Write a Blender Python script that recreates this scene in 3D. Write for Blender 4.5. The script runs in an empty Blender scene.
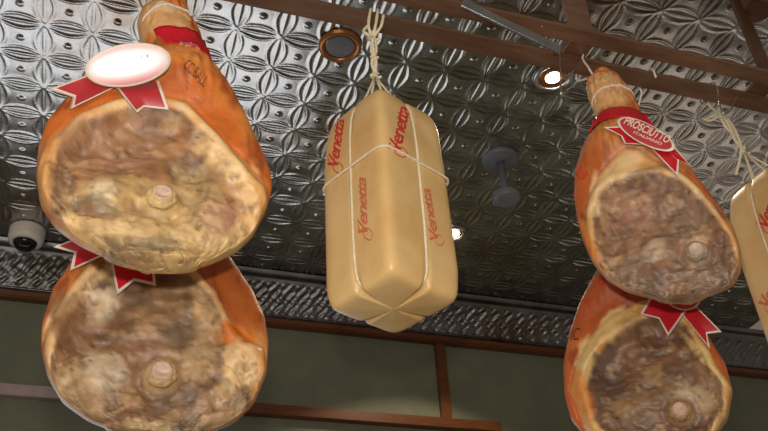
import bpy, bmesh, math, random
import numpy as np
from mathutils import Vector, Matrix, noise
from mathutils.bvhtree import BVHTree

random.seed(7)
scene = bpy.context.scene
COL = scene.collection
CZ = 1.5                      # eye height of the photographer above the floor
CEIL = 2.196 + CZ             # ceiling height
F = 866.96                    # focal length in pixels of a 768 px wide frame
RM = np.array([[0.94971917, -0.30880276, -0.05171411],
               [0.1387415, 0.56312319, -0.81464291],
               [0.28068539, 0.76650709, 0.57765265]])

# ------------------------------------------------------------------ helpers
def ray(x, y):
    return RM.T @ np.array([(x-384)/F, (y-215.5)/F, 1.0])

class Plane:
    """an upright plane through a point, facing the viewer's standing place"""
    def __init__(s, X, Y):
        s.o = np.array([X, Y, 0.0]); L = math.hypot(X, Y)
        s.f = np.array([X/L, Y/L, 0]); s.u = np.array([Y/L, -X/L, 0]); s.d = L
        s.yaw = math.atan2(-X, Y)
    def uv(s, x, y, w=0.0):
        d = ray(x, y); k = (s.d-w)/(d @ s.f); p = d*k
        return (float((p-s.o) @ s.u), float(p[2])+CZ)
    def world(s, u, v, w):
        p = s.o+s.u*u-s.f*w
        return Vector((p[0], p[1], v))

def tag(o, label=None, cat=None, group=None, kind=None):
    if label: o['label'] = label
    if cat: o['category'] = cat
    if group: o['group'] = group
    if kind: o['kind'] = kind
    return o

def empty(name, loc, label, cat, group=None):
    o = bpy.data.objects.new(name, None); COL.objects.link(o)
    o.location = loc; o.empty_display_size = .05
    return tag(o, label, cat, group)

def link(name, me, mat, parent=None, smooth=True, label=None):
    o = bpy.data.objects.new(name, me); COL.objects.link(o)
    for m in (mat if isinstance(mat, (list, tuple)) else [mat]):
        me.materials.append(m)
    if smooth:
        me.shade_smooth()
    if parent is not None:
        o.parent = parent
        o.matrix_parent_inverse = Matrix.Translation(-Vector(parent.location))
    if label: o['label'] = label
    return o

def from_data(name, verts, faces, mat, parent=None, smooth=True, label=None):
    me = bpy.data.meshes.new(name)
    me.from_pydata([tuple(v) for v in verts], [], faces); me.update()
    return link(name, me, mat, parent, smooth, label)

def grid_mesh(name, V, mat, parent=None, closed=False, smooth=True):
    """V: array (rows, cols, 3)"""
    r, c = V.shape[:2]
    idx = np.arange(r*c).reshape(r, c)
    if closed:
        a = idx; b = np.roll(idx, -1, axis=1)
        q = np.stack([a[:-1], b[:-1], b[1:], a[1:]], -1).reshape(-1, 4)
    else:
        q = np.stack([idx[:-1, :-1], idx[:-1, 1:], idx[1:, 1:], idx[1:, :-1]], -1).reshape(-1, 4)
    me = bpy.data.meshes.new(name)
    me.vertices.add(r*c); me.vertices.foreach_set('co', V.reshape(-1).astype(np.float32))
    n = len(q)
    me.loops.add(n*4); me.loops.foreach_set('vertex_index', q.reshape(-1).astype(np.int32))
    me.polygons.add(n); me.polygons.foreach_set('loop_start', np.arange(0, n*4, 4, dtype=np.int32))
    me.update(calc_edges=True); me.validate()
    if mat is None:
        return me
    return link(name, me, mat, parent, smooth)

def bm_obj(name, bm, mat, parent=None, smooth=False, label=None):
    bmesh.ops.recalc_face_normals(bm, faces=bm.faces)
    me = bpy.data.meshes.new(name); bm.to_mesh(me); bm.free()
    return link(name, me, mat, parent, smooth, label)

def add_box(bm, c, s, rot=None, bev=0.0):
    r = bmesh.ops.create_cube(bm, size=1.0)
    vs = r['verts']
    for v in vs: v.co = Vector((v.co.x*s[0], v.co.y*s[1], v.co.z*s[2]))
    if bev:
        es = list({e for v in vs for e in v.link_edges})
        rr = bmesh.ops.bevel(bm, geom=es, offset=bev, segments=2, affect='EDGES')
        vs = list({v for f in rr['faces'] for v in f.verts} | {v for v in vs if v.is_valid})
    M = Matrix.Translation(Vector(c)) @ (rot if rot is not None else Matrix.Identity(4))
    for v in vs: v.co = M @ v.co

def add_lathe(bm, prof, c, n=40, rot=None):
    """prof: list of (radius, z)"""
    M = Matrix.Translation(Vector(c)) @ (rot if rot is not None else Matrix.Identity(4))
    rings = []
    for r, z in prof:
        if r < 1e-6: rings.append([bm.verts.new(M @ Vector((0, 0, z)))])
        else: rings.append([bm.verts.new(M @ Vector((r*math.cos(2*math.pi*i/n), r*math.sin(2*math.pi*i/n), z))) for i in range(n)])
    for a, b in zip(rings, rings[1:]):
        for i in range(n):
            j = (i+1) % n
            vs = []
            for x in (a[i % len(a)], a[j % len(a)], b[j % len(b)], b[i % len(b)]):
                if x not in vs: vs.append(x)
            if len(vs) > 2:
                try: bm.faces.new(vs)
                except ValueError: pass

def smooth_path(pts, n=6):
    """Catmull-Rom through the points"""
    P = [Vector(p) for p in pts]
    P = [P[0]*2-P[1]]+P+[P[-1]*2-P[-2]]
    out = []
    for i in range(1, len(P)-2):
        a, b, c, d = P[i-1:i+3]
        for k in range(n):
            t = k/n
            out.append(.5*((2*b)+(c-a)*t+(2*a-5*b+4*c-d)*t*t+(3*b-a-3*c+d)*t**3))
    out.append(P[-2]); return out

def add_tube(bm, pts, r, n=8, closed=False, twist=0.0, strands=0):
    pts = [Vector(p) for p in pts]; m = len(pts)
    rings = []; up = None
    for i, p in enumerate(pts):
        a = pts[i-1] if (i > 0 or closed) else p
        b = pts[(i+1) % m] if (i < m-1 or closed) else p
        t = (b-a)
        if t.length < 1e-9: t = Vector((0, 0, 1))
        t.normalize()
        if up is None:
            up = t.orthogonal().normalized()
        up = (up-t*up.dot(t))
        if up.length < 1e-6: up = t.orthogonal()
        up.normalize(); s = t.cross(up)
        rr = r[i] if isinstance(r, (list, tuple)) else r
        ring = []
        for k in range(n):
            ang = 2*math.pi*k/n
            q = rr*(1+(.16*math.cos(strands*ang+i*twist) if strands else 0))
            ring.append(bm.verts.new(p+(up*math.cos(ang)+s*math.sin(ang))*q))
        rings.append(ring)
    pairs = list(zip(rings, rings[1:]))
    if closed: pairs.append((rings[-1], rings[0]))
    for a, b in pairs:
        for k in range(n):
            bm.faces.new((a[k], a[(k+1) % n], b[(k+1) % n], b[k]))
    if not closed:
        bm.faces.new(rings[0]); bm.faces.new(rings[-1])

def fbm(x, y, z, sc, oct=4):
    return noise.fractal(Vector((x*sc, y*sc, z*sc)), 1.0, 2.0, oct)

def lin(c):
    return tuple((v/255/12.92 if v/255 <= .04045 else ((v/255+.055)/1.055)**2.4) for v in c)

# ------------------------------------------------------------------ materials
def mat_new(name):
    m = bpy.data.materials.new(name); m.use_nodes = True
    nt = m.node_tree; b = nt.nodes['Principled BSDF']
    return m, nt, b

def N(nt, t, **kw):
    n = nt.nodes.new(t)
    for k, v in kw.items():
        if k.startswith('i_'):
            n.inputs[k[2:].replace('_', ' ')].default_value = v
        else: setattr(n, k, v)
    return n

def noise_node(nt, scale, detail=6, rough=.6, obj=True, stretch=None):
    tc = N(nt, 'ShaderNodeTexCoord')
    mp = N(nt, 'ShaderNodeMapping')
    if stretch: mp.inputs['Scale'].default_value = stretch
    nt.links.new(tc.outputs['Object'], mp.inputs['Vector'])
    n = N(nt, 'ShaderNodeTexNoise'); n.inputs['Scale'].default_value = scale
    n.inputs['Detail'].default_value = detail; n.inputs['Roughness'].default_value = rough
    nt.links.new(mp.outputs['Vector'], n.inputs['Vector'])
    return n

def ramp(nt, src, stops):
    r = N(nt, 'ShaderNodeValToRGB')
    e = r.color_ramp.elements
    while len(e) < len(stops): e.new(.5)
    for k, (p, c) in enumerate(stops):
        e[k].position = p; e[k].color = (*c, 1) if len(c) == 3 else c
    nt.links.new(src, r.inputs['Fac']); return r

def bump(nt, b, src, strength, dist):
    bp = N(nt, 'ShaderNodeBump'); bp.inputs['Strength'].default_value = strength
    bp.inputs['Distance'].default_value = dist
    nt.links.new(src, bp.inputs['Height']); nt.links.new(bp.outputs['Normal'], b.inputs['Normal'])
    return bp

def simple(name, c1, c2, scale=20, rough=.5, metal=0, bumpd=0, rr=None, stretch=None, spec=None):
    m, nt, b = mat_new(name)
    n = noise_node(nt, scale, stretch=stretch)
    r = ramp(nt, n.outputs['Fac'], [(.3, c1), (.7, c2)])
    nt.links.new(r.outputs['Color'], b.inputs['Base Color'])
    b.inputs['Roughness'].default_value = rough; b.inputs['Metallic'].default_value = metal
    if spec is not None: b.inputs['Specular IOR Level'].default_value = spec
    if rr:
        q = ramp(nt, n.outputs['Fac'], [(.3, (rr[0],)*3), (.7, (rr[1],)*3)])
        nt.links.new(q.outputs['Color'], b.inputs['Roughness'])
    if bumpd: bump(nt, b, n.outputs['Fac'], .6, bumpd)
    return m

# pressed tin: grey lacquered metal with brown tarnish
def tin_material(name, tint=1.0):
    m, nt, b = mat_new(name)
    n1 = noise_node(nt, 1.7, 5, .65); n2 = noise_node(nt, 9, 6, .6)
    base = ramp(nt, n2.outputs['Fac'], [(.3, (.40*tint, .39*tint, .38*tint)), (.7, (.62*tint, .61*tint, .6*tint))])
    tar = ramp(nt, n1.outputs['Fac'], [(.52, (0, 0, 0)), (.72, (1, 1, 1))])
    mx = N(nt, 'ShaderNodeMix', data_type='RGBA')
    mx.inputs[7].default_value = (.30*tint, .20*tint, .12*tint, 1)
    nt.links.new(tar.outputs['Color'], mx.inputs[0]); nt.links.new(base.outputs['Color'], mx.inputs[6])
    nt.links.new(mx.outputs[2], b.inputs['Base Color'])
    b.inputs['Metallic'].default_value = 1.0
    q = ramp(nt, n2.outputs['Fac'], [(.3, (.20+(1-tint)*.25,)*3), (.75, (.34+(1-tint)*.25,)*3)])
    nt.links.new(q.outputs['Color'], b.inputs['Roughness'])
    n3 = noise_node(nt, 28, 3, .5); bump(nt, b, n3.outputs['Fac'], .22, .0012)
    return m

M_TIN = tin_material('pressed_tin')
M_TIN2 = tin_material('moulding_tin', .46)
M_WALL = simple('green_plaster', lin((112, 116, 96)), lin((126, 126, 104)), 7, .75, bumpd=.002)
M_FLOOR = simple('brown_floor', (.08, .052, .034), (.13, .088, .06), 5, .45)
M_WOOD = simple('brown_trim_wood', lin((92, 52, 28)), lin((120, 72, 38)), 14, .35, stretch=(1, 8, 8))
M_RAIL = simple('brown_painted_steel', lin((122, 88, 64)), lin((156, 122, 98)), 9, .34, .6, bumpd=.0006, stretch=(1, 5, 5))
M_PALE_END = simple('pale_batten_end', lin((170, 150, 146)), lin((190, 172, 166)), 12, .5, .2)
M_POST = simple('dark_painted_steel', lin((72, 48, 32)), lin((100, 68, 46)), 9, .4, .2)
M_STEEL = simple('grey_steel', (.35, .35, .36), (.55, .55, .56), 25, .28, .95)
M_HOOK = simple('bright_steel_wire', (.6, .58, .55), (.8, .78, .74), 30, .22, 1.0)
M_TWINE = simple('cotton_twine', lin((205, 190, 155)), lin((236, 224, 196)), 300, .85, bumpd=.0008)
M_CORD = simple('white_cord', lin((200, 185, 170)), lin((235, 225, 215)), 300, .8)
M_PLASTIC = simple('white_plastic', lin((226, 216, 204)), lin((238, 230, 218)), 6, .4)
M_GREYP = simple('grey_plastic', lin((100, 102, 108)), lin((120, 122, 128)), 6, .45)
M_BLACKG = simple('black_glass', (.006, .006, .007), (.012, .012, .013), 4, .06)
M_CAN = simple('brass_reflector', lin((150, 100, 60)), lin((190, 130, 80)), 6, .3, .6)
M_INKK = simple('black_ink', lin((40, 26, 20)), lin((70, 44, 30)), 200, .6)
M_INKB = simple('brown_ink', lin((74, 42, 24)), lin((130, 74, 36)), 260, .6)
M_INKR = simple('red_ink', lin((196, 40, 34)), lin((212, 70, 56)), 160, .5)
M_INKF = simple('faded_red_ink', lin((208, 96, 70)), lin((206, 130, 86)), 220, .5)
M_CREAM = simple('cream_paper_edge', lin((226, 208, 190)), lin((240, 226, 208)), 30, .3)

def red_paper(name, rough, coat):
    m, nt, b = mat_new(name)
    n = noise_node(nt, 30, 3, .5)
    r = ramp(nt, n.outputs['Fac'], [(.3, lin((186, 14, 30))), (.75, lin((206, 22, 40)))])
    nt.links.new(r.outputs['Color'], b.inputs['Base Color'])
    b.inputs['Roughness'].default_value = rough
    b.inputs['Coat Weight'].default_value = coat; b.inputs['Coat Roughness'].default_value = .3; b.inputs['Coat IOR'].default_value = 1.5+1.0*coat
    return m
M_RED = red_paper('red_ribbon_paper', .42, 0.0)
M_REDG = red_paper('glossy_red_card', .35, 1.0)

m, nt, b = mat_new('lamp_glow'); b.inputs['Base Color'].default_value = (1, .9, .7, 1)
b.inputs['Emission Color'].default_value = (1, .85, .62, 1); b.inputs['Emission Strength'].default_value = 14
M_LAMP = m

# provolone wax
m, nt, b = mat_new('waxed_cheese')
n = noise_node(nt, 9, 5, .55); n2 = noise_node(nt, 90, 3, .5)
r = ramp(nt, n.outputs['Fac'], [(.3, lin((206, 162, 100))), (.55, lin((222, 184, 124))), (.75, lin((228, 194, 138)))])
nt.links.new(r.outputs['Color'], b.inputs['Base Color'])
b.inputs['Roughness'].default_value = .38
b.inputs['Subsurface Weight'].default_value = .12; b.inputs['Subsurface Radius'].default_value = (.02, .01, .004)
b.inputs['Subsurface Scale'].default_value = .5
bump(nt, b, n2.outputs['Fac'], .12, .0015)
M_CHEESE = m

# ham: colour laid down per point (skin, fat, lean, mould), fine mottling on top
m, nt, b = mat_new('cured_ham')
at = N(nt, 'ShaderNodeAttribute', attribute_name='tone')
n = noise_node(nt, 55, 8, .7); n2 = noise_node(nt, 170, 5, .65)
r = ramp(nt, n.outputs['Fac'], [(.25, (.70, .66, .62)), (.5, (1, 1, 1)), (.75, (1.14, 1.12, 1.08))])
mx = N(nt, 'ShaderNodeMix', data_type='RGBA', blend_type='MULTIPLY'); mx.inputs[0].default_value = .75
nt.links.new(at.outputs['Color'], mx.inputs[6]); nt.links.new(r.outputs['Color'], mx.inputs[7])
nt.links.new(mx.outputs[2], b.inputs['Base Color'])
gl = N(nt, 'ShaderNodeMath', operation='MULTIPLY_ADD'); gl.inputs[1].default_value = .42; gl.inputs[2].default_value = .2
nt.links.new(at.outputs['Alpha'], gl.inputs[0]); nt.links.new(gl.outputs[0], b.inputs['Roughness'])
b.inputs['Subsurface Weight'].default_value = .06; b.inputs['Subsurface Scale'].default_value = .3
b.inputs['Subsurface Radius'].default_value = (.02, .008, .004)
ad = N(nt, 'ShaderNodeMath', operation='ADD'); nt.links.new(n.outputs['Fac'], ad.inputs[0]); nt.links.new(n2.outputs['Fac'], ad.inputs[1])
bump(nt, b, ad.outputs[0], .35, .0022)
M_HAM = m

# ------------------------------------------------------------------ the room
S = .15                                        # side of one pressed square
X0, Y0 = -2.2926*S, 14.385*S
c0, c1, r0, r1 = -8, 25, -8, 10
K = 32
def tin_height(fx, fy):
    """fx, fy in [0,1): place inside one square; returns drop below the sheet"""
    h = np.zeros_like(fx)
    def leaf(d, t):
        w = .20*np.sin(np.pi*t)**.85+1e-4
        q = np.clip(np.abs(d)/w, 0, 1.6)
        fade = np.sin(np.pi*t)**.5
        a = .012*fade*np.exp(-(d/.027)**2)                    # mid rib
        a += .013*fade*np.exp(-((np.abs(d)-w)/.030)**2)        # rim
        a += np.where(q < 1, -.006*np.sin(np.pi*q)*fade, 0)    # trough
        return a
    for d, t in ((np.minimum(fx, 1-fx), fy), (np.minimum(fy, 1-fy), fx)):
        h += leaf(d, t)
    r = np.hypot(fx-.5, fy-.5)
    h += .012*np.exp(-(r/.24)**4)*.35
    h += .020*np.sqrt(np.clip(1-(r/.075)**2, 0, 1))
    for nx, ny in ((0, 0), (1, 0), (0, 1), (1, 1)):
        rn = np.hypot(fx-nx, fy-ny); h += .010*np.exp(-(rn/.035)**2)
    return h
ii = np.arange((c1-c0)*K+1); jj = np.arange((r1-r0)*K+1)
fx = (ii % K)/K; fy = (jj % K)/K
GX, GY = np.meshgrid(X0+(c0+ii/K)*S, Y0+(r0+jj/K)*S)
FX, FY = np.meshgrid(fx, fy)
H = tin_height(FX, FY)*S*1.65
sag = np.array([[0.0]])
V = np.stack([GX, GY, CEIL-H], -1)
WY = Y0+9.75*S                                  # face of the far wall
V[..., 1] = np.minimum(V[..., 1], WY)
cei = grid_mesh('ceiling', V, M_TIN); tag(cei, 'pressed tin ceiling with leaf and boss squares', kind='structure')

XL, XR = -2.0, 4.4
WINS = [(-1.7, .9, 1.0, 2.62), (3.05, 4.25, 1.0, 2.62)]       # x0, x1, z0, z1 of the shop windows in the far wall, below the picture
bm = bmesh.new()
xs_ = [XL]+[v for w_ in WINS for v in w_[:2]]+[XR]
add_box(bm, ((XL+XR)/2, WY+.06, (2.62+CEIL)/2), (XR-XL, .1, CEIL-2.62)); add_box(bm, ((XL+XR)/2, WY+.06, .5), (XR-XL, .1, 1.0))
for a, b_ in ((XL, WINS[0][0]), (WINS[0][1], WINS[1][0]), (WINS[1][1], XR)):
    add_box(bm, ((a+b_)/2, WY+.06, 1.81), (b_-a, .1, 1.62))
bmesh.ops.remove_doubles(bm, verts=bm.verts, dist=1e-5)
tag(bm_obj('wall_back', bm, M_WALL), 'green plaster wall below the tin ceiling', kind='structure')
for k, (a, b_, z0, z1) in enumerate(WINS):
    bm = bmesh.new()
    for z in (z0, z1): add_box(bm, ((a+b_)/2, WY+.05, z), (b_-a, .06, .05), bev=.004)
    n = 3
    for i in range(n+1): add_box(bm, (a+(b_-a)*i/n, WY+.05, (z0+z1)/2), (.045, .06, z1-z0), bev=.004)
    tag(bm_obj('window_%d' % (k+1), bm, M_WOOD), 'wood-framed shop window below the green wall', kind='structure')
bm = bmesh.new(); add_box(bm, ((XL+XR)/2, WY/2-.6, -.03), (XR-XL, WY+1.4, .06))
tag(bm_obj('floor', bm, M_FLOOR), 'dark floor', kind='structure')

# crown moulding: a cove of embossed tin with a plain band above and a wooden strip below
prof = [(.16, 0.0), (.155, .012), (.15, .018), (.12, .022), (.115, .03), (.105, .045), (.09, .06), (.07, .085), (.05, .115), (.036, .145), (.03, .165), (.032, .172), (.022, .18), (.004, .185)]
px = np.linspace(XL, XR, 1400)
pr = []
for (a, za), (c, zc) in zip(prof, prof[1:]):
    for k in range(5): pr.append((a+(c-a)*k/5, za+(zc-za)*k/5))
pr.append(prof[-1]); pr = np.array(pr)
A = np.zeros((len(pr), len(px), 3))
for i, (d, z) in enumerate(pr):
    g = max(0, min(1, (z-.035)/.012))*max(0, min(1, (.165-z)/.012))
    for j, x in enumerate(px):
        e = 0
        if g > 0:
            ph = x/.075
            e = g*(.0055*(math.sin(2*math.pi*ph+math.sin(z*95)*1.6)*math.cos(z*88))+.0035*math.sin(2*math.pi*ph*2.1+z*140)+.003*noise.noise(Vector((x*55, z*55, 3))))
        A[i, j] = (x, WY-d-e*.7, CEIL-.004-z-e*.3)
o = grid_mesh('trim_1', A, M_TIN2); tag(o, 'embossed tin crown moulding', kind='structure')
bm = bmesh.new()
add_box(bm, ((XL+XR)/2, WY-.012, CEIL-.205), (XR-XL, .05, .035), bev=.006)
tag(bm_obj('trim_2', bm, M_WOOD), 'brown wooden strip under the crown moulding', kind='structure')
bm = bmesh.new(); add_box(bm, (1.575, WY-.002, (1.572+1.985)/2+CZ), (.050, .036, .413), bev=.003)
tag(bm_obj('trim_3', bm, M_WOOD), 'upright brown batten on the green wall', kind='structure')
bm = bmesh.new(); add_box(bm, ((.15+1.85)/2, WY-.006, 1.55+CZ), (1.70, .05, .05), bev=.003)
tag(bm_obj('trim_4', bm, M_WOOD), 'level brown batten across the green wall', kind='structure')

bm = bmesh.new(); add_box(bm, ((XL+.15)/2, WY-.006, 1.55+CZ), (.15-XL, .045, .05), bev=.003)  # left length of the level batten, given a paler colour
tag(bm_obj('trim_5', bm, M_PALE_END), 'paler left length of the level batten across the green wall', kind='structure')

# ------------------------------------------------------------------ the hanging rack
RZ = 1.25+CZ
AY0, AY1, BY0, BY1 = 1.045, 1.085, .975, 1.008
rack = empty('hanging_rack', (.7, 1.03, RZ), 'brown steel rack of two long rails hung from the tin ceiling by posts', 'rack')
bm = bmesh.new(); add_box(bm, (.6, (AY0+AY1)/2, RZ+.006), (4.4, AY1-AY0, .012), bev=.0015); bm_obj('rail', bm, M_RAIL, rack)
bm = bmesh.new(); add_box(bm, (.6, (BY0+BY1)/2, RZ+.006), (4.4, BY1-BY0, .012), bev=.0015); bm_obj('rail', bm, M_RAIL, rack)
def onrail(x, y, Z=1.25):
    d = ray(x, y); return d*Z/d[2]
p1 = onrail(577, 57); p2 = onrail(766, 90)
for p, wd, mt in ((p1, .052, M_RAIL), (p2, .03, M_POST)):
    bm = bmesh.new(); add_box(bm, (p[0]-.012, .992, (RZ+.012+CEIL)/2), (wd, .012, CEIL-RZ-.012), bev=.001)
    bm_obj('post', bm, mt, rack)
for p in (p1, p2):
    bm = bmesh.new(); add_box(bm, (p[0], 1.03, RZ+.016), (.05, .1, .008), bev=.001)
    bm_obj('tie_plate', bm, M_RAIL, rack)
# diagonal brace and the dark cross beam with its bracket, upper right
def strut(a, b_, w, t, name, mat):
    a = Vector(a); b_ = Vector(b_); d = b_-a; L = d.length; q = d.to_track_quat('X', 'Z')
    bm = bmesh.new(); add_box(bm, (a+b_)/2, (L, t, w), rot=q.to_matrix().to_4x4(), bev=.001)
    return bm_obj(name, bm, mat, rack)
pb = ray(462, 3); pb = pb*(.962/pb[1]); pa_ = ray(560, 50); pa_ = pa_*(.962/pa_[1])
strut((pa_[0], .962, pa_[2]+CZ), (pb[0], .962, pb[2]+CZ), .022, .006, 'brace', M_STEEL)
pt = ray(742, 12); pt = pt*(.99/pt[1])
bm = bmesh.new()
add_box(bm, (pt[0]+.5, .96, pt[2]+CZ+.01), (1.02, .035, .05), bev=.003)
bm_obj('cross_beam', bm, M_POST, rack)
bm = bmesh.new()
add_lathe(bm, [(0, -.03), (.03, -.03), (.034, -.02), (.034, .02), (.03, .03), (0, .03)], (pt[0]+.03, .975, pt[2]+CZ+.02), 20)
bm_obj('clamp', bm, M_POST, rack)

# ------------------------------------------------------------------ hooks
# ------------------------------------------------------------------ hams
def interp(poly, v):
    """poly sorted by v: list (v, u)"""
    vs = [p[0] for p in poly]; us = [p[1] for p in poly]
    return float(np.interp(v, vs, us))

def sdist(poly, x, y):
    """signed distance to polygon (negative inside), vectorised"""
    P = np.array(poly); n = len(P)
    d = np.full(x.shape, 1e9); ins = np.zeros(x.shape, bool)
    for i in range(n):
        a = P[i]; b_ = P[(i+1) % n]; e = b_-a
        wx = x-a[0]; wy = y-a[1]
        t = np.clip((wx*e[0]+wy*e[1])/(e@e+1e-12), 0, 1)
        d = np.minimum(d, np.hypot(wx-e[0]*t, wy-e[1]*t))
        c = ((a[1] > y) != (b_[1] > y)) & (x < (b_[0]-a[0])*(y-a[1])/(b_[1]-a[1]+1e-12)+a[0])
        ins ^= c
    return np.where(ins, -d, d)

def smooth01(x):
    x = np.clip(x, 0, 1); return x*x*(3-2*x)

def nz(U, Vv, W, sc, seed=0, oct=4):
    out = np.empty(U.shape); f = out.ravel(); u = U.ravel(); v = Vv.ravel(); w = W.ravel()
    for k in range(len(f)):
        f[k] = noise.fractal(Vector((u[k]*sc+seed*7.3, v[k]*sc, w[k]*sc)), 1.0, 2.0, oct)
    return out

def ham(cfg):
    pl = Plane(*cfg['at']); FW = cfg.get('front', .045)
    left = [pl.uv(*p) for p in cfg['left']]; right = [pl.uv(*p) for p in cfg['right']]
    bot = pl.uv(*cfg['bottom']); top = pl.uv(*cfg['top'])
    L = sorted([(v, u) for u, v in left]+[(bot[1], bot[0]), (top[1], top[0])])
    Rr = sorted([(v, u) for u, v in right]+[(bot[1], bot[0]), (top[1], top[0])])
    v0, v1 = bot[1], top[1]; NR, NC = 230, 200
    # smooth the two sides: resample, round the ends
    tt = np.linspace(0, 1, NR); vv = v0+(v1-v0)*(.5-.5*np.cos(np.pi*tt))
    fine = np.linspace(v0, v1, 1200)
    def side(poly):
        u = np.array([interp(poly, x) for x in fine])
        k = np.exp(-(np.arange(-24, 25)/11.0)**2); k /= k.sum()
        e = np.pad(u, 24, mode='reflect', reflect_type='odd')
        return np.convolve(e, k, 'valid')
    ul = np.interp(vv, fine, side(L)); ur = np.interp(vv, fine, side(Rr))
    # round closure at both poles
    def cap(v, dist):
        q = np.clip(v/dist, 0, 1); return np.sqrt(1-(1-q)**2)
    mid = (ul+ur)/2; hw = (ur-ul)/2
    hw = np.maximum(hw, .0)
    capf = cap(vv-v0, .018)*cap(v1-vv, .018)
    wide_b = np.interp(v0+.018, vv, hw); wide_t = np.interp(v1-.018, vv, hw)
    hw = np.where(vv < v0+.018, np.maximum(hw, wide_b*.97)*cap(vv-v0, .018), hw)
    hw = np.where(vv > v1-.018, np.maximum(hw, wide_t*.97)*cap(v1-vv, .018), hw)
    mb = np.interp(v0+.018, vv, mid); mid = np.where(vv < v0+.018, mb+(mid-mb)*.3, mid)
    mt_ = np.interp(v1-.018, vv, mid); mid = np.where(vv > v1-.018, mt_+(mid-mt_)*.3, mid)
    s = (vv-v0)/(v1-v0)
    body = smooth01((.72-s)/.25)                           # 1 in the thick of the ham, 0 on the shank
    df = np.minimum(hw*.85, FW)*body+hw*.9*(1-body)
    back = cfg.get('back', .105)
    db = (np.minimum(hw*.9, back*np.clip(np.sin(np.pi*np.clip(s/.95, 0, 1)**.85), 0, 1)**1.15+.004))*body+hw*.9*(1-body)
    ph = np.linspace(0, 2*np.pi, NC, endpoint=False)
    PH, VV = np.meshgrid(ph, vv); HW = hw[:, None]; MD = mid[:, None]
    BD = body[:, None]
    U = MD+HW*np.cos(PH)*np.abs(np.cos(PH))**(-.12*BD)*(1.0)
    sn = np.sin(PH)
    W = np.where(sn > 0, df[:, None]*np.abs(sn)**(.55+.4*(1-BD)), -db[:, None]*np.abs(sn)**.9)
    front = smooth01((sn+.05)/.35)
    # features of the cut face, given where the photograph shows them
    def fl(p, w=FW): return pl.uv(p[0], p[1], w)
    face = [fl(p) for p in cfg['meat']]; fat = [fl(p) for p in cfg['fat']]
    dm = sdist(face, U, VV)+.0035*nz(U, VV, W, 26, 1, 3); dfat = sdist(fat, U, VV)+.004*nz(U, VV, W, 16, 2, 3)
    n_lo = nz(U, VV, W, 9, 3, 3); n_md = nz(U, VV, W, 24, 4, 5); n_hi = nz(U, VV, W, 70, 5, 4)
    n_v = nz(U*1.0, VV*.35, W, 42, 6, 4)
    meat = smooth01(-dm/.006+.5)*front; fatm = smooth01(-dfat/.005+.5)*front
    disp = np.zeros(U.shape)
    disp += -.014*smooth01(-dm/.024)*front                     # the lean has shrunk back from the fat
    disp += .0075*np.exp(-((dm-.009)/.010)**2)*front             # rolled rim of fat
    disp += -.0035*np.exp(-((dfat-.002)/.004)**2)*front         # crease between fat and skin
    disp += meat*(.0055*n_md+.0022*n_hi)+.0045*n_lo*front
    disp += (1-meat)*front*(.0012*n_md)
    shank = (1-BD)
    disp += shank*(.004*nz(U, VV, W, 30, 21, 3)+.003*np.sin(U*420+n_lo*6)*smooth01(.3+n_md))
    for (x, y, rx, ry, ang, dep) in cfg.get('relief', []):
        cu, cv = fl((x, y)); ca, sa = math.cos(math.radians(ang)), math.sin(math.radians(ang))
        a = ((U-cu)*ca+(VV-cv)*sa)/(rx*cfg['scale']); b_ = (-(U-cu)*sa+(VV-cv)*ca)/(ry*cfg['scale']*1.2)
        disp += front*dep*np.exp(-(a*a+b_*b_)**1.3)
    # colours
    C = {k: np.array(lin(c)) for k, c in cfg['tones'].items()}
    def mix(a, b_, t): return a*(1-t[..., None])+b_*t[..., None]
    col = np.broadcast_to(C['skin'], U.shape+(3,)).copy()
    col = mix(col, C['skin2'], smooth01(.5+n_lo*1.3))
    col = mix(col, C['skin_dark'], smooth01((n_v-.15)*2.2)*.7)
    col = mix(col, C['fat'], fatm)
    col = mix(col, C['fat2'], fatm*smooth01(.35+n_md*1.6))
    rough = .25+.2*n_md+.15
    lean = np.broadcast_to(C['lean'], U.shape+(3,)).copy()
    lean = mix(lean, C['lean2'], smooth01(.45+n_md*1.5))
    lean = mix(lean, C['lean_dark'], smooth01((n_v-.1)*2.5)*.55)
    col = mix(col, lean, meat)
    rough = rough+meat*.2
    for (kind, x, y, rx, ry, ang, amt) in cfg['spots']:
        cu, cv = fl((x, y)); sx = rx*cfg['scale']; sy = ry*cfg['scale']*1.25
        ca, sa = math.cos(math.radians(ang)), math.sin(math.radians(ang))
        a = ((U-cu)*ca+(VV-cv)*sa)/sx; b_ = (-(U-cu)*sa+(VV-cv)*ca)/sy
        rr_ = np.sqrt(a*a+b_*b_)+.38*n_md+.2*n_hi
        msk = smooth01((1.25-rr_)/.5)*smooth01((sn+.45)/.3)*amt
        if kind in C:
            col = mix(col, C[kind], msk)
        if kind in ('mould', 'white', 'lump'): disp += msk*front*.003
        if kind in ('grey', 'hollow'): disp -= msk*front*.005
    # dark veins, blotches and pits on the cut
    bl1 = smooth01((nz(U*.8, VV*1.3, W, 30, 41, 5)-.12)*3.2)*meat; bl2 = smooth01((nz(U, VV, W, 20, 43, 5)-.18)*3.0)*meat
    bl3 = smooth01((nz(U, VV, W, 38, 47, 4)-.22)*3.5)*meat
    col = mix(col, C['lean_dark'], bl1*.34); col = mix(col, C['brown'], bl2*.5); col = mix(col, C['fat'], bl3*.25)
    disp += .0022*bl3*front-.0025*bl1*front
    pit = smooth01((nz(U, VV, W, 85, 9, 3)-.46)*5)*meat
    col = mix(col, C['pit'], pit*.6); disp -= pit*.002
    fleck = smooth01((nz(U, VV, W, 150, 31, 2)-.5)*6)*meat
    col = mix(col, C['white'], fleck*.22)
    fib = nz(U*.5+VV*.3, VV-U*.35, W, 110, 33, 3)
    col = col*(1+.16*fib*meat)[..., None]; disp += .0007*fib*meat
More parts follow.
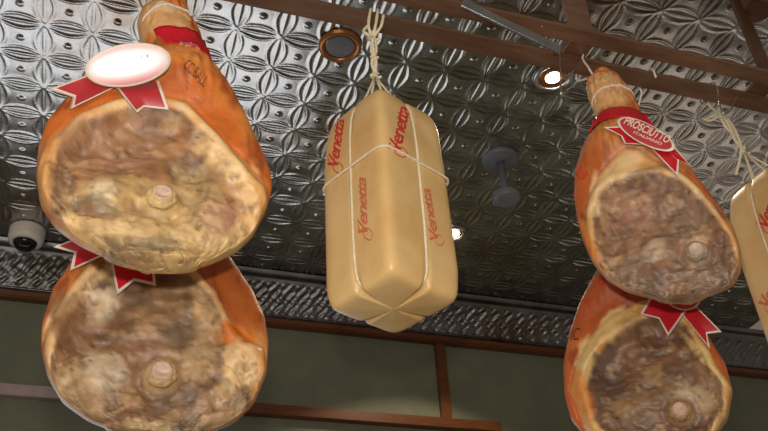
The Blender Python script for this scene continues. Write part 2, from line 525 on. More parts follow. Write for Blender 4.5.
    vein = np.exp(-(nz(U, VV, W, 13, 12, 4)/.05)**2)*meat
    col = mix(col, C['pit'], vein*.42); disp -= vein*.0015
    # ball of the femur
    bx, by, br = cfg['ball']; bu, bv = fl((bx, by)); br *= cfg['scale']
    rb = np.hypot(U-bu, VV-bv)
    disp += (.010*smooth01((br*1.35-rb)/(br*.8))-.004*np.exp(-((rb-br*1.5)/(br*.25))**2))*front
    col = mix(col, C['mould'], smooth01((br*1.35-rb)/(br*.3))*front*.7)
    W = W+disp*np.where(sn > 0, smooth01(sn*4), 0)
    P = pl.o[None, None]+pl.u*U[..., None]-pl.f*W[..., None]
    P[..., 2] = VV
    root = empty('cured_ham', tuple(pl.world(mid[int(NR*.3)], v0, 0)), cfg['label'], 'ham', 'cured hams hanging from the rack')
    me = grid_mesh('meat', P, None, closed=True)
    ca_ = me.color_attributes.new('tone', 'FLOAT_COLOR', 'POINT')
    cc = np.concatenate([np.clip(col, 0, 1), np.clip(rough, 0, 1)[..., None]], -1)
    ca_.data.foreach_set('color', cc.reshape(-1).astype(np.float32))
    bmm = bmesh.new(); bmm.from_mesh(me)
    bmesh.ops.remove_doubles(bmm, verts=bmm.verts, dist=1e-5)
    bnd = [e for e in bmm.edges if e.is_boundary]
    if bnd: bmesh.ops.holes_fill(bmm, edges=bnd)
    bmesh.ops.recalc_face_normals(bmm, faces=bmm.faces)
    bmm.to_mesh(me)
    bvh = BVHTree.FromBMesh(bmm); bmm.free()
    link('meat', me, M_HAM, root)
    nrm = Vector(-pl.f)
    def hit(u, v, off=.0008):
        o_ = pl.world(u, v, .4); h, n_, i_, d_ = bvh.ray_cast(o_, -nrm)
        return (h+nrm*off) if h is not None else pl.world(u, v, .02)
    # bone end: an irregular knob with a paler centre
    bm = bmesh.new(); bmesh.ops.create_icosphere(bm, subdivisions=5, radius=1)
    base = hit(bu, bv, 0)
    for v in bm.verts:
        k = 1+.10*noise.fractal(v.co*2.2+Vector((bx, 0, 0)), 1, 2, 3)
        loc = v.co*k; q = Vector((loc.x*br, loc.y*br*.62, loc.z*br))
        R_ = math.hypot(loc.x, loc.z)
        if loc.y < 0: q.y += .0028*math.exp(-(R_/.42)**2)-.002*math.exp(-((R_-.55)/.12)**2)
        w3 = pl.u*q.x+pl.f*q.y
        v.co = base+Vector((w3[0], w3[1], q.z))+nrm*br*-.05
    me2 = bpy.data.meshes.new('bone_end'); bm.to_mesh(me2)
    ca2 = me2.color_attributes.new('tone', 'FLOAT_COLOR', 'POINT')
    for v, dd in zip(me2.vertices, ca2.data):
        q = v.co-base; qu = q.x*pl.u[0]+q.y*pl.u[1]; R_ = math.hypot(qu, q.z)/br
        t = min(1, max(0, (R_-.45)/.35)); nn = .5+.5*noise.fractal(v.co*90, 1, 2, 3)
        c = [C['bone'][i]*(1-t)+C['mould'][i]*t*(.75+.35*nn) for i in range(3)]
        dd.color = (*c, .5)
    bm.free(); link('bone_end', me2, M_HAM, root)
    # twine round the shank
    for (pa, pb_, sag_) in cfg['twine']:
        ua, va = pl.uv(*pa); ub, vb = pl.uv(*pb_)
        uc, vc = (ua+ub)/2, (va+vb)/2; hwid = math.hypot(ub-ua, vb-va)/2; ang = math.atan2(vb-va, ub-ua)
        pts = []
        for k in range(48):
            a = 2*math.pi*k/48; x = math.cos(a)*hwid
            u_, v_ = uc+x*math.cos(ang), vc+x*math.sin(ang)+sag_*math.sin(a)
            q = pl.world(u_, v_, 0); dirv = nrm*(1 if math.sin(a) > 0 else -1)
            h, n_, i_, d_ = bvh.ray_cast(q+dirv*.3, -dirv)
            if h is None or abs(math.sin(a)) < .25:
                h = pl.world(u_, v_, math.sin(a)*hwid*.9)
            pts.append(h+dirv*.0012*abs(math.sin(a)))
        bm = bmesh.new(); add_tube(bm, pts, .0019, 8, closed=True); bm_obj('twine', bm, M_CORD, root, True)
    return root, pl, hit, nrm, mid, vv, hw

def plane_pt(pl, x, y, w): 
    u, v = pl.uv(x, y, w); return pl.world(u, v, w)

def paper(name, root, pts, mats, thick=.0007):
    """pts: (rows, cols, 3) grid of a sheet; border cells take the second material"""
    P = np.array(pts); r, c = P.shape[:2]
    o = None
    me = bpy.data.meshes.new(name); verts = []; faces = []; mi = []
    a = P[:-1, 1:][0, 0]-P[0, 0]; b_ = P[1:, :][0, 0]-P[0, 0]
    # per-point normals
    du = np.gradient(P, axis=1); dv = np.gradient(P, axis=0)
    nn = np.cross(du, dv); ln = np.linalg.norm(nn, axis=-1, keepdims=True); nn = nn/np.maximum(ln, 1e-9)
    top = P+nn*thick/2; botm = P-nn*thick/2
    verts = [tuple(x) for x in top.reshape(-1, 3)]+[tuple(x) for x in botm.reshape(-1, 3)]
    n = r*c
    for i in range(r-1):
        for j in range(c-1):
            q = (i*c+j, i*c+j+1, (i+1)*c+j+1, (i+1)*c+j)
            edge = paper.border(i, j, r, c)
            faces.append(q); mi.append(edge); faces.append(tuple(n+k for k in reversed(q))); mi.append(edge)
    rim = [(0, j) for j in range(c)]+[(i, c-1) for i in range(1, r)]+[(r-1, j) for j in range(c-2, -1, -1)]+[(i, 0) for i in range(r-2, 0, -1)]
    for k in range(len(rim)):
        a_ = rim[k]; b2 = rim[(k+1) % len(rim)]
        x, y = a_[0]*c+a_[1], b2[0]*c+b2[1]
        faces.append((x, y, y+n, x+n)); mi.append(1)
    me.from_pydata(verts, [], faces)
    for p, k in zip(me.polygons, mi): p.material_index = k
    me.update()
    return link(name, me, mats, root, True)

def child_of(part, root_name, thing):
    part.parent = thing
    part.matrix_parent_inverse = thing.matrix_world.inverted()

def tail(band, pl, R0, R1, E0, Nn, E1, w0, w1, mats=None, curl=.006, wave=0, tilt=0):
    """ribbon tail with a swallow-tail end, corner places as seen in the photograph, w0->w1 distance out from the ham"""
    ns, nt_ = 30, 17; pts = np.zeros((nt_, ns, 3))
    for j in range(ns):
        s = j/(ns-1)
        for i in range(nt_):
            t = i/(nt_-1)
            R = (R0[0]*(1-t)+R1[0]*t, R0[1]*(1-t)+R1[1]*t)
            E = ((E0[0]*(1-2*t)+Nn[0]*2*t, E0[1]*(1-2*t)+Nn[1]*2*t) if t < .5 else (Nn[0]*(2-2*t)+E1[0]*(2*t-1), Nn[1]*(2-2*t)+E1[1]*(2*t-1)))
            x = R[0]*(1-s)+E[0]*s; y = R[1]*(1-s)+E[1]*s
            w = w0*(1-s)+w1*s+curl*math.sin(math.pi*s)+wave*math.sin(2*math.pi*s+t)+tilt*(.5-t)
            pts[i, j] = plane_pt(pl, x, y, w)
    paper.border = lambda i, j, r, c: 1 if (i == 0 or i == r-2 or j >= c-3) else 0
    return paper('ribbon_tail', band, pts, mats or [M_RED, M_CREAM])

def oval(band, pl, cx, cy, rx, ry, ang, w, normal=None, mats=None, dome=.003, name='badge', lean=0):
    """oval card with a cream edge. normal None: upright card; else tilted to face 'normal'"""
    a = math.radians(ang)
    C0 = plane_pt(pl, cx, cy, w)
    nr, nc = 14, 64; verts = []; faces = []; mi = []
    def P(x, y, bulge):
        d = Vector(ray(x, y)); cam = Vector((0, 0, CZ)); nv = normal if normal is not None else Vector(-pl.f)
        if lean: nv = (nv+Vector(pl.u)*lean).normalized()
        t = (C0-cam).dot(nv)/d.dot(nv); return cam+d*t+nv*bulge, nv
    rad = [0]+[k/(nr-2)*.90 for k in range(1, nr-1)]+[1.0]
    for side in (0, 1):
        for k, q in enumerate(rad):
            for j in range(nc):
                th = 2*math.pi*j/nc
                x = cx+(rx*q*math.cos(th))*math.cos(a)-(ry*q*math.sin(th))*math.sin(a)
                y = cy+(rx*q*math.cos(th))*math.sin(a)+(ry*q*math.sin(th))*math.cos(a)
                p, nv = P(x, y, dome*(1-q*q)-side*.0008)
                verts.append(p)
                if k == 0: break
    def vid(side, k, j):
        base = side*(1+(len(rad)-1)*nc)
        return base if k == 0 else base+1+(k-1)*nc+j % nc
    for side in (0, 1):
        for k in range(len(rad)-1):
            for j in range(nc):
                q = [vid(side, k, j), vid(side, k+1, j), vid(side, k+1, j+1), vid(side, k, j+1)]
                if k == 0: q = [q[0], q[1], q[2]]
                faces.append(q); mi.append(1 if k == len(rad)-2 else 0)
    for j in range(nc):
        faces.append([vid(0, len(rad)-1, j), vid(0, len(rad)-1, j+1), vid(1, len(rad)-1, j+1), vid(1, len(rad)-1, j)]); mi.append(1)
    bm = bmesh.new(); bv = [bm.verts.new(v) for v in verts]
    for f, k in zip(faces, mi):
        ff = bm.faces.new([bv[i] for i in f]); ff.material_index = k
    o = bm_obj(name, bm, mats or [M_REDG, M_CREAM], band, True)
    return o, P

def text_mesh(txt, shear=0.0, bold=0.0, spacing=1.0):
    cu = bpy.data.curves.new('lettering', 'FONT'); cu.body = txt; cu.size = 1; cu.shear = shear; cu.offset = bold
    cu.align_x = 'CENTER'; cu.align_y = 'CENTER'; cu.space_character = spacing
    ob = bpy.data.objects.new('lettering', cu); COL.objects.link(ob)
    bpy.context.view_layer.update()
    me = bpy.data.meshes.new_from_object(ob.evaluated_get(bpy.context.evaluated_depsgraph_get()))
    bpy.data.objects.remove(ob); bpy.data.curves.remove(cu)
    bm = bmesh.new(); bm.from_mesh(me); bpy.data.meshes.remove(me)
    bmesh.ops.triangulate(bm, faces=bm.faces)
    bmesh.ops.subdivide_edges(bm, edges=bm.edges, cuts=1)
    return bm

def lay_text(name, txt, mapf, mat, parent, shear=0, bold=0, spacing=1):
    bm = text_mesh(txt, shear, bold, spacing)
    xs = [v.co.x for v in bm.verts]; ys = [v.co.y for v in bm.verts]
    cx, cy = (max(xs)+min(xs))/2, (max(ys)+min(ys))/2; hx, hy = (max(xs)-min(xs))/2, (max(ys)-min(ys))/2
    for v in bm.verts: v.co = mapf((v.co.x-cx)/hx, (v.co.y-cy)/hy)
    me = bpy.data.meshes.new(name); bm.to_mesh(me); bm.free()
    return link(name, me, mat, parent, False)

def band_ring(root, pl, hit, pa, pb_, qa, qb, out=.002):
    """red paper band round the shank between an upper edge (pa-pb) and a lower edge (qa-qb)"""
    ua, va = pl.uv(*pa); ub, vb = pl.uv(*pb_); uc, vc = pl.uv(*qa); ud, vd = pl.uv(*qb)
    n = 56; V_ = np.zeros((8, n, 3))
    for i in range(8):
        t = i/7
        x0, y0, x1, y1 = ua*(1-t)+uc*t, va*(1-t)+vc*t, ub*(1-t)+ud*t, vb*(1-t)+vd*t
        cx, cy = (x0+x1)/2, (y0+y1)/2; h = math.hypot(x1-x0, y1-y0)/2+out; an = math.atan2(y1-y0, x1-x0); hp = []
        for j in range(n):
            a = 2*math.pi*j/n; c_ = math.cos(a)*h
            q = pl.world(cx+c_*math.cos(an), cy+c_*math.sin(an), math.sin(a)*(h*.98+.0005))
            if math.sin(a) > .1:
                k = hit(cx+c_*math.cos(an), cy+c_*math.sin(an), .0015)
                if (k-q).dot(Vector(-pl.f)) > 0 and (k-q).length < .03: q = k
            V_[i, j] = q
    me = grid_mesh('label_band', V_, None, closed=True)
    o = link('label_band', me, [M_RED], root)
    md = o.modifiers.new('thickness', 'SOLIDIFY'); md.thickness = .0008
    return o

TONES1 = dict(skin=(206, 108, 42), skin2=(222, 138, 64), skin_dark=(150, 66, 28), fat=(240, 200, 144), fat2=(228, 168, 104),
              knob=(222, 172, 116), tan=(222, 160, 92), lean=(176, 124, 80), lean2=(148, 104, 70), lean_dark=(102, 70, 46), mould=(212, 178, 120), white=(232, 208, 172),
              lump=(212, 190, 160), grey=(104, 92, 74), hollow=(120, 100, 84), pit=(84, 70, 58), orange=(216, 116, 34),
              bone=(206, 172, 150), brown=(170, 124, 88), pink=(198, 146, 128))
def D(a, **k):
    q = dict(a); q.update(k); return q

ham1 = dict(at=(0, 0), scale=.00152,
    left=[(141, 12), (137, 22), (140, 38), (145, 55), (128, 68), (95, 88), (62, 108), (46, 128), (38, 152), (36, 178), (40, 202), (52, 222), (74, 240), (104, 256), (132, 266)],
    right=[(187, 8), (190, 20), (197, 33), (205, 47), (211, 62), (218, 80), (231, 100), (246, 128), (260, 154), (269, 176), (271, 192), (266, 212), (254, 234), (238, 250), (212, 263), (190, 269)],
    bottom=(162, 273), top=(165, -2),
    meat=[(50, 152), (62, 132), (88, 117), (120, 108), (152, 106), (182, 112), (196, 126), (214, 142), (228, 160), (242, 176), (258, 186), (266, 200), (261, 230), (244, 250), (207, 268), (160, 277), (118, 269), (80, 246), (56, 219), (49, 192)],
    fat=[(42, 158), (52, 132), (78, 110), (112, 98), (150, 95), (186, 104), (202, 118), (220, 138), (240, 152), (256, 166), (268, 176), (272, 200), (268, 234), (248, 257), (210, 278), (160, 288), (108, 278), (66, 252), (42, 220), (34, 188)],
    spots=[('mould', 160, 225, 80, 34, 0, .75), ('mould', 120, 190, 34, 22, 0, .55), ('brown', 105, 140, 58, 26, 14, .85), ('fat', 226, 160, 32, 9, -38, 1), ('fat', 208, 138, 20, 7, -44, .8),
           ('white', 106, 184, 12, 10, 0, .7), ('knob', 165, 12, 30, 20, 0, .9), ('white', 165, 3, 12, 6, 0, .5), ('tan', 44, 175, 7, 45, 0, .8), ('tan', 70, 238, 34, 9, -38, .8), ('tan', 258, 205, 12, 40, 8, .8), ('fat', 78, 205, 14, 9, 0, .6), ('grey', 98, 202, 20, 7, -20, .7), ('grey', 190, 164, 20, 13, 0, .7), ('mould', 205, 180, 22, 22, 0, .5),
           ('grey', 135, 240, 26, 7, 0, .6), ('grey', 165, 238, 16, 7, 0, .5), ('grey', 226, 252, 18, 6, 25, .6), ('hollow', 62, 176, 12, 22, 10, .35), ('pink', 222, 210, 18, 16, 0, .45),
           ('fat', 250, 205, 12, 28, 0, .6), ('mould', 245, 235, 18, 12, 20, .6), ('grey', 110, 255, 22, 5, -12, .5), ('hollow', 150, 206, 16, 6, 0, .5), ('pink', 130, 150, 26, 8, 20, .25)],
    relief=[(108, 140, 56, 24, 14, -.014), (228, 160, 34, 7, -38, .006), (105, 188, 17, 13, 0, .007), (190, 165, 16, 11, 0, -.008), (135, 205, 14, 14, 0, -.004),
            (222, 215, 20, 24, 10, .005), (160, 235, 50, 7, 4, -.004), (120, 250, 40, 6, -12, .004), (230, 120, 20, 40, -35, .004)],
    ball=(162, 196, 13), twine=[((141, 31), (189, 27), .012)], tones=TONES1,
    label='large front ham at the upper left with an oval label across its thick shank')
ham2 = dict(at=(0, 0), scale=.00172,
    left=[(120, 138), (120, 165), (118, 190), (108, 215), (92, 240), (72, 264), (52, 294), (42, 326), (41, 350), (47, 376), (62, 402), (88, 421), (114, 431)],
    right=[(166, 136), (170, 165), (178, 190), (196, 215), (214, 240), (232, 264), (252, 294), (264, 320), (268, 345), (266, 376), (254, 404), (236, 422), (206, 434)],
    bottom=(160, 441), top=(142, 124), front=.045,
    meat=[(58, 330), (70, 300), (88, 276), (102, 262), (130, 256), (165, 262), (190, 276), (210, 296), (220, 322), (236, 346), (256, 354), (264, 380), (253, 408), (228, 430), (190, 442), (150, 447), (103, 438), (70, 414), (51, 382), (50, 352)],
    fat=[(44, 330), (54, 304), (70, 282), (88, 262), (110, 245), (165, 245), (192, 268), (214, 290), (226, 318), (244, 336), (264, 344), (272, 380), (260, 412), (230, 440), (190, 454), (150, 460), (96, 448), (60, 418), (41, 386), (41, 352)],
    spots=[('tan', 62, 306, 7, 36, -34, .8), ('fat', 76, 292, 6, 36, -37, 1), ('tan', 60, 396, 10, 26, 34, .6), ('tan', 262, 370, 10, 34, 0, .7), ('white', 102, 300, 11, 18, -20, 1), ('white', 96, 290, 8, 7, 0, .9), ('brown', 78, 318, 20, 26, 40, .7), ('mould', 80, 385, 24, 22, 0, .8), ('mould', 180, 330, 40, 38, 0, .35), ('orange', 234, 334, 17, 9, -15, 1),
           ('fat', 240, 362, 18, 16, 0, 1), ('fat', 205, 308, 22, 6, -58, .9), ('mould', 205, 350, 16, 26, 0, .5), ('lump', 105, 368, 20, 15, 0, .7), ('grey', 178, 330, 16, 13, 0, .6), ('grey', 130, 285, 26, 10, -30, .45),
           ('hollow', 175, 402, 22, 18, 0, .5), ('pink', 215, 402, 16, 9, 0, .5), ('brown', 110, 405, 34, 14, -10, .6), ('grey', 190, 425, 20, 7, 0, .6), ('mould', 130, 425, 34, 8, 0, .5), ('pink', 150, 345, 20, 16, 0, .3),
           ('mould', 225, 400, 26, 14, 30, .5), ('lean_dark', 62, 330, 7, 16, 30, .5)],
    relief=[(88, 315, 26, 34, 30, -.010), (105, 368, 22, 16, 0, .006), (215, 315, 30, 7, -58, .005), (178, 330, 20, 14, 0, -.006), (175, 400, 24, 12, 0, -.005), (238, 362, 18, 14, 0, .005)],
    ball=(162, 372, 13.5), twine=[((121, 150), (167, 148), .01)],
    tones=D(TONES1, skin=(186, 98, 40), skin2=(206, 122, 58), lean=(158, 118, 80), lean2=(134, 98, 66), mould=(198, 166, 122), brown=(146, 106, 74)),
    label='lower left ham behind the large one, chalky white patch beside its red ribbon')
ham3 = dict(at=(0, 0), scale=.00185,
    left=[(586, 84), (588, 98), (594, 112), (597, 124), (592, 138), (582, 156), (576, 178), (575, 200), (578, 222), (584, 244), (592, 262), (606, 279), (626, 291)],
    right=[(618, 75), (629, 88), (638, 104), (644, 118), (656, 134), (672, 150), (688, 166), (704, 188), (720, 208), (734, 230), (741, 252), (741, 272), (732, 288), (714, 299)],
    bottom=(674, 305), top=(602, 68), front=.04, back=.09,
    meat=[(592, 232), (592, 212), (600, 194), (614, 183), (636, 177), (660, 174), (678, 178), (696, 192), (712, 210), (726, 228), (736, 252), (739, 275), (730, 291), (704, 304), (674, 308), (638, 299), (609, 281), (595, 258)],
    fat=[(584, 222), (588, 196), (598, 176), (612, 162), (628, 153), (642, 153), (656, 160), (676, 168), (694, 182), (712, 200), (728, 222), (740, 250), (741, 274), (730, 291), (704, 302), (674, 306), (638, 299), (604, 282), (590, 258)],
    spots=[('knob', 603, 86, 26, 22, 0, .95), ('tan', 592, 245, 6, 26, 10, .6), ('tan', 740, 250, 5, 30, 0, .6), ('lump', 652, 244, 15, 7, 35, .9), ('lump', 635, 256, 18, 6, 5, .5), ('hollow', 620, 262, 26, 8, -10, .35), ('grey', 680, 215, 30, 16, 0, .35), ('grey', 660, 280, 30, 12, 0, .5), ('pink', 640, 205, 24, 14, 0, .3),
           ('fat', 624, 166, 22, 8, 25, .9), ('fat', 594, 196, 5, 22, -12, .8), ('orange', 586, 240, 6, 24, 12, .5), ('brown', 612, 232, 14, 22, 0, .35), ('grey', 712, 268, 16, 14, 0, .5), ('lump', 700, 282, 14, 6, 15, .4),
           ('lean_dark', 640, 178, 22, 5, 8, .6)],
    relief=[(652, 243, 16, 8, 35, .006), (625, 230, 20, 26, 0, -.007), (600, 190, 8, 26, -16, .005), (628, 163, 20, 8, 20, .006), (670, 215, 30, 16, 0, -.004)],
    ball=(696, 249, 9.5), twine=[((593, 108), (634, 97), .011)],
    tones=D(TONES1, skin=(188, 98, 44), skin2=(206, 130, 72), skin_dark=(140, 58, 26), fat=(232, 192, 136), fat2=(220, 166, 100), lean=(158, 120, 92), lean2=(138, 102, 78), lean_dark=(98, 70, 54), mould=(172, 148, 124), lump=(186, 158, 130), grey=(120, 106, 94), bone=(196, 172, 152)),
    label='upper right ham with a small red oval badge and swallow-tail ribbon round its shank')
ham4 = dict(at=(0, 0), scale=.0021,
    left=[(610, 200), (612, 222), (614, 240), (606, 258), (594, 280), (580, 308), (570, 336), (564, 366), (565, 396), (572, 422), (588, 440), (612, 452)],
    right=[(642, 198), (650, 222), (662, 250), (678, 280), (692, 306), (710, 340), (726, 366), (733, 392), (728, 420), (712, 442), (692, 453)],
    bottom=(655, 460), top=(622, 188), front=.04, back=.09,
    meat=[(585, 386), (592, 364), (606, 345), (622, 332), (644, 319), (664, 308), (684, 322), (696, 342), (708, 366), (722, 384), (722, 408), (708, 432), (684, 448), (650, 452), (612, 442), (594, 418)],
    fat=[(568, 388), (576, 360), (590, 336), (612, 316), (638, 302), (664, 298), (692, 320), (704, 342), (716, 364), (730, 384), (730, 410), (714, 438), (686, 453), (650, 457), (604, 446), (582, 424)],
    spots=[('lean_dark', 602, 372, 14, 18, 40, .8), ('hollow', 612, 360, 14, 14, 0, .6), ('fat', 610, 328, 24, 8, 42, .9), ('fat', 584, 362, 7, 22, -18, .8), ('orange', 582, 400, 9, 22, 0, .6), ('mould', 650, 400, 30, 12, 10, .5),
           ('lump', 690, 400, 16, 16, 0, .4), ('brown', 650, 350, 26, 24, 0, .6), ('grey', 664, 366, 20, 14, 0, .4), ('fat', 700, 352, 3, 20, 24, .8), ('mould', 712, 395, 12, 18, 0, .5), ('hollow', 640, 420, 24, 8, 20, .5), ('lean_dark', 648, 340, 9, 14, 0, .5)],
    relief=[(605, 368, 18, 16, 40, -.010), (598, 340, 8, 30, -38, .006), (645, 350, 20, 18, 0, -.005), (700, 355, 4, 24, 24, .004), (650, 400, 26, 12, 10, .004)],
    ball=(680, 410, 9.5), twine=[((613, 228), (653, 224), .01)],
    tones=D(TONES1, skin=(186, 92, 44), skin2=(198, 110, 58), skin_dark=(146, 62, 32), fat=(230, 194, 126), fat2=(212, 154, 82), lean=(146, 108, 80), lean2=(120, 84, 62), lean_dark=(84, 58, 48), mould=(172, 136, 92), brown=(140, 96, 64)),
    label='lower right ham with dark brown cut face, hanging behind the upper right ham')

def anchor(x, y, hd):
    d = ray(x, y); k = hd/math.hypot(d[0], d[1]); return (d[0]*k, d[1]*k)
d1 = onrail(165, -6); ham1['at'] = (d1[0], d1[1]); L1 = math.hypot(*ham1['at'])
ham1['at'] = (d1[0], 1.0)
ham2['at'] = (.07, 1.27)
ham3['at'] = (onrail(602, 74)[0]-.03, .995)
ham4['at'] = (.985, 1.24)

H1 = ham(ham1); H2 = ham(ham2); H3 = ham(ham3); H4 = ham(ham4)

# ---- label of ham 1: band, glossy badge facing the flash, two tails
r1_, pl1, hit1, n1_ = H1[:4]
band = band_ring(r1_, pl1, hit1, (152, 46), (202, 50), (160, 66), (209, 79))
Cc = plane_pt(pl1, 128, 65, .090); ncam = (Vector((0, 0, CZ+.05))-Cc).normalized()
bo, Pf = oval(band, pl1, 128, 65, 43.5, 21.5, -9, .090, normal=ncam, dome=.0022)
def mp(x, y): return Pf(128+x*30, 62-y*6-x*4.5, .0030)[0]
lay_text('lettering', 'PROSCIUTTO', mp, M_CREAM, band, bold=.02)
tail(band, pl1, (112, 66), (126, 82), (49, 89), (73, 97), (70, 109), .058, .056, tilt=.020, curl=-.003, mats=[M_REDG, M_CREAM])
tail(band, pl1, (158, 78), (113, 84), (169, 110), (144, 107), (137, 113), .056, .052, curl=.004, mats=[M_REDG, M_CREAM])
def bandtxt(x, y):
    u, v = pl1.uv(190+x*11, 60-y*6+x*3.5, .03)
    a = pl1.world(u, v, .2); return a+Vector(pl1.f)*.2
# small print on the band
bt = BVHTree.FromObject(band, bpy.context.evaluated_depsgraph_get()) if False else None
deps = bpy.context.evaluated_depsgraph_get(); bpy.context.view_layer.update()
def bvh_of(o):
    deps = bpy.context.evaluated_depsgraph_get(); e = o.evaluated_get(deps); me = e.to_mesh()
    mw = o.matrix_world; b_ = BVHTree.FromPolygons([mw @ v.co for v in me.vertices], [tuple(p.vertices) for p in me.polygons]); e.to_mesh_clear(); return b_
bb = bvh_of(band)
def on_bvh(bv, pl, x, y, off=.0007, w=.03):
    u, v = pl.uv(x, y, w); o_ = pl.world(u, v, .4); h = bv.ray_cast(o_, Vector(pl.f))[0]
    return (h-Vector(pl.f)*off) if h is not None else pl.world(u, v, w)
lay_text('small_print', 'STAGIONATO\nCONTROLLATO\nDISOSSATO', lambda x, y: on_bvh(bb, pl1, 187+x*10, 60-y*5+x*2.5), M_CREAM, band)
lay_text('ink_stamp', 'CC.BALL', lambda x, y: on_bvh(BV1, pl1, 193+x*9-y*1, 86-y*3.2+x*5) , M_INKK, r1_, bold=.01) if False else None

def stamp(Hm, txt, cx, cy, hx, hy, ang, mat, w=.03, bold=.01):
    root, pl, hit = Hm[:3]; a = math.radians(ang)
    def f(x, y):
        X = cx+x*hx*math.cos(a)+y*hy*math.sin(a); Y = cy+x*hx*math.sin(a)-y*hy*math.cos(a)
        u, v = pl.uv(X, Y, w); return hit(u, v, .0007)
    return lay_text('ink_stamp', txt, f, mat, root, bold=bold)
stamp(H1, 'CC.BALL', 193, 88, 13, 4.6, 34, M_INKB, bold=.0)

# ---- ham 2 ribbon
r2_, pl2, hit2, n2_ = H2[:4]
b2 = band_ring(r2_, pl2, hit2, (119, 186), (178, 186), (112, 206), (190, 206))
oval(b2, pl2, 128, 232, 34, 20, 12, .066, dome=.002)
tail(b2, pl2, (108, 226), (124, 246), (53, 247), (74, 253), (70, 271), .064, .058, curl=.002)
tail(b2, pl2, (106, 240), (152, 240), (117, 295), (134, 281), (156, 286), .064, .058, curl=.002)
# ---- ham 3 ribbon
r3_, pl3, hit3, n3_ = H3[:4]
b3 = band_ring(r3_, pl3, hit3, (597, 124), (645, 119), (592, 138), (657, 135))
o3, P3 = oval(b3, pl3, 646, 134, 32, 10.5, 27, .074, dome=.002)
def mp3(x, y): return P3(648+x*22+y*2.5, 131+x*10-y*3.4, .0028)[0]
lay_text('lettering', 'PROSCIUTTO', mp3, M_CREAM, b3, bold=.02)
def mp3b(x, y): return P3(648+x*14+y*.8, 139+x*6-y*1.2, .0028)[0]
lay_text('small_print', 'ITALIANO', mp3b, M_CREAM, b3, bold=.02)
tail(b3, pl3, (636, 126), (650, 145), (603, 127), (621, 136), (625, 144), .060, .066, curl=.004)
tail(b3, pl3, (672, 144), (646, 143), (692, 167), (679, 160), (678, 177), .058, .05, curl=.004)
stamp(H3, 'CC', 584, 180, 5, 6, -50, M_INKR, w=.01, bold=.04)
# ---- ham 4 ribbon
r4_, pl4, hit4, n4_ = H4[:4]
b4 = band_ring(r4_, pl4, hit4, (614, 252), (665, 248), (606, 268), (674, 264))
oval(b4, pl4, 682, 296, 19, 14, 18, .060, dome=.002)
tail(b4, pl4, (652, 294), (690, 306), (640, 314), (659, 319), (668, 337), .056, .055, curl=.002)
tail(b4, pl4, (694, 304), (680, 312), (722, 332), (707, 334), (710, 349), .056, .05, curl=.002)
stamp(H4, 'IC', 577, 338, 4, 6.5, 10, M_INKK, w=.01, bold=.0)
stamp(H4, 'o', 604, 288, 4, 5, 20, M_INKR, w=.02, bold=.04)
stamp(H4, 'w', 589, 309, 3, 3, 10, M_INKR, w=.01, bold=.02)

# cords the hams hang by: short loops at the upper hams, long ones behind them for the lower
def cord(pts, name_, label, r=.0024):
    bm = bmesh.new(); add_tube(bm, smooth_path(pts, 8), r, 8, strands=3, twist=1.1)
    o = bm_obj(name_, bm, M_CORD, None, True); o['label'] = label; o['category'] = 'cord'; return o
def ham_top(Hm, frac=.995):
    pl, mid, vv = Hm[1], Hm[4], Hm[5]; return pl.world(mid[-6], vv[-1], 0)
t1, t2, t3, t4 = (ham_top(h) for h in (H1, H2, H3, H4))

def loop_part(root, top, ry, rad=.016):
    """cord loop from the shank end up over the rail"""
    pts = [top+Vector((-.02, 0, -.03)), top+Vector((-.022, .006, .0)), Vector((top.x-.012, ry-.024, RZ+.0)), Vector((top.x-.004, ry-.022, RZ+.018)), Vector((top.x, ry, RZ+.0225)), Vector((top.x+.004, ry+.024, RZ+.014)),
           Vector((top.x+.004, ry+.026, RZ-.01)), top+Vector((.012, .012, .0)), top+Vector((.018, 0, -.03))]
    bm = bmesh.new(); add_tube(bm, smooth_path(pts, 8), .0022, 8, strands=3, twist=1.1)
    bm_obj('hanging_cord', bm, M_CORD, root, True)
def loop_tag(root, a, b_):
    pass
ry = (AY0+AY1)/2
loop_part(r1_, t1, ry)
loop_part(r3_, t3, ry)
def long_cord(root, top, ry):
    pts = [top+Vector((.0, 0, -.012)), top+Vector((0, -.0, .03)), Vector((top.x, (top.y+AY1+.03)/2+.03, (top.z+RZ)/2)), Vector((top.x, AY1+.012, RZ-.02)), Vector((top.x, AY1+.006, RZ+.014)), Vector((top.x, ry, RZ+.0225)), Vector((top.x, AY0-.006, RZ+.012)), Vector((top.x+.003, AY0-.006, RZ-.012))]
    bm = bmesh.new(); add_tube(bm, smooth_path(pts, 8), .0022, 8, strands=3, twist=1.1)
    bm_obj('hanging_cord', bm, M_CORD, root, True)
long_cord(r2_, t2, ry); long_cord(r4_, t4, ry)

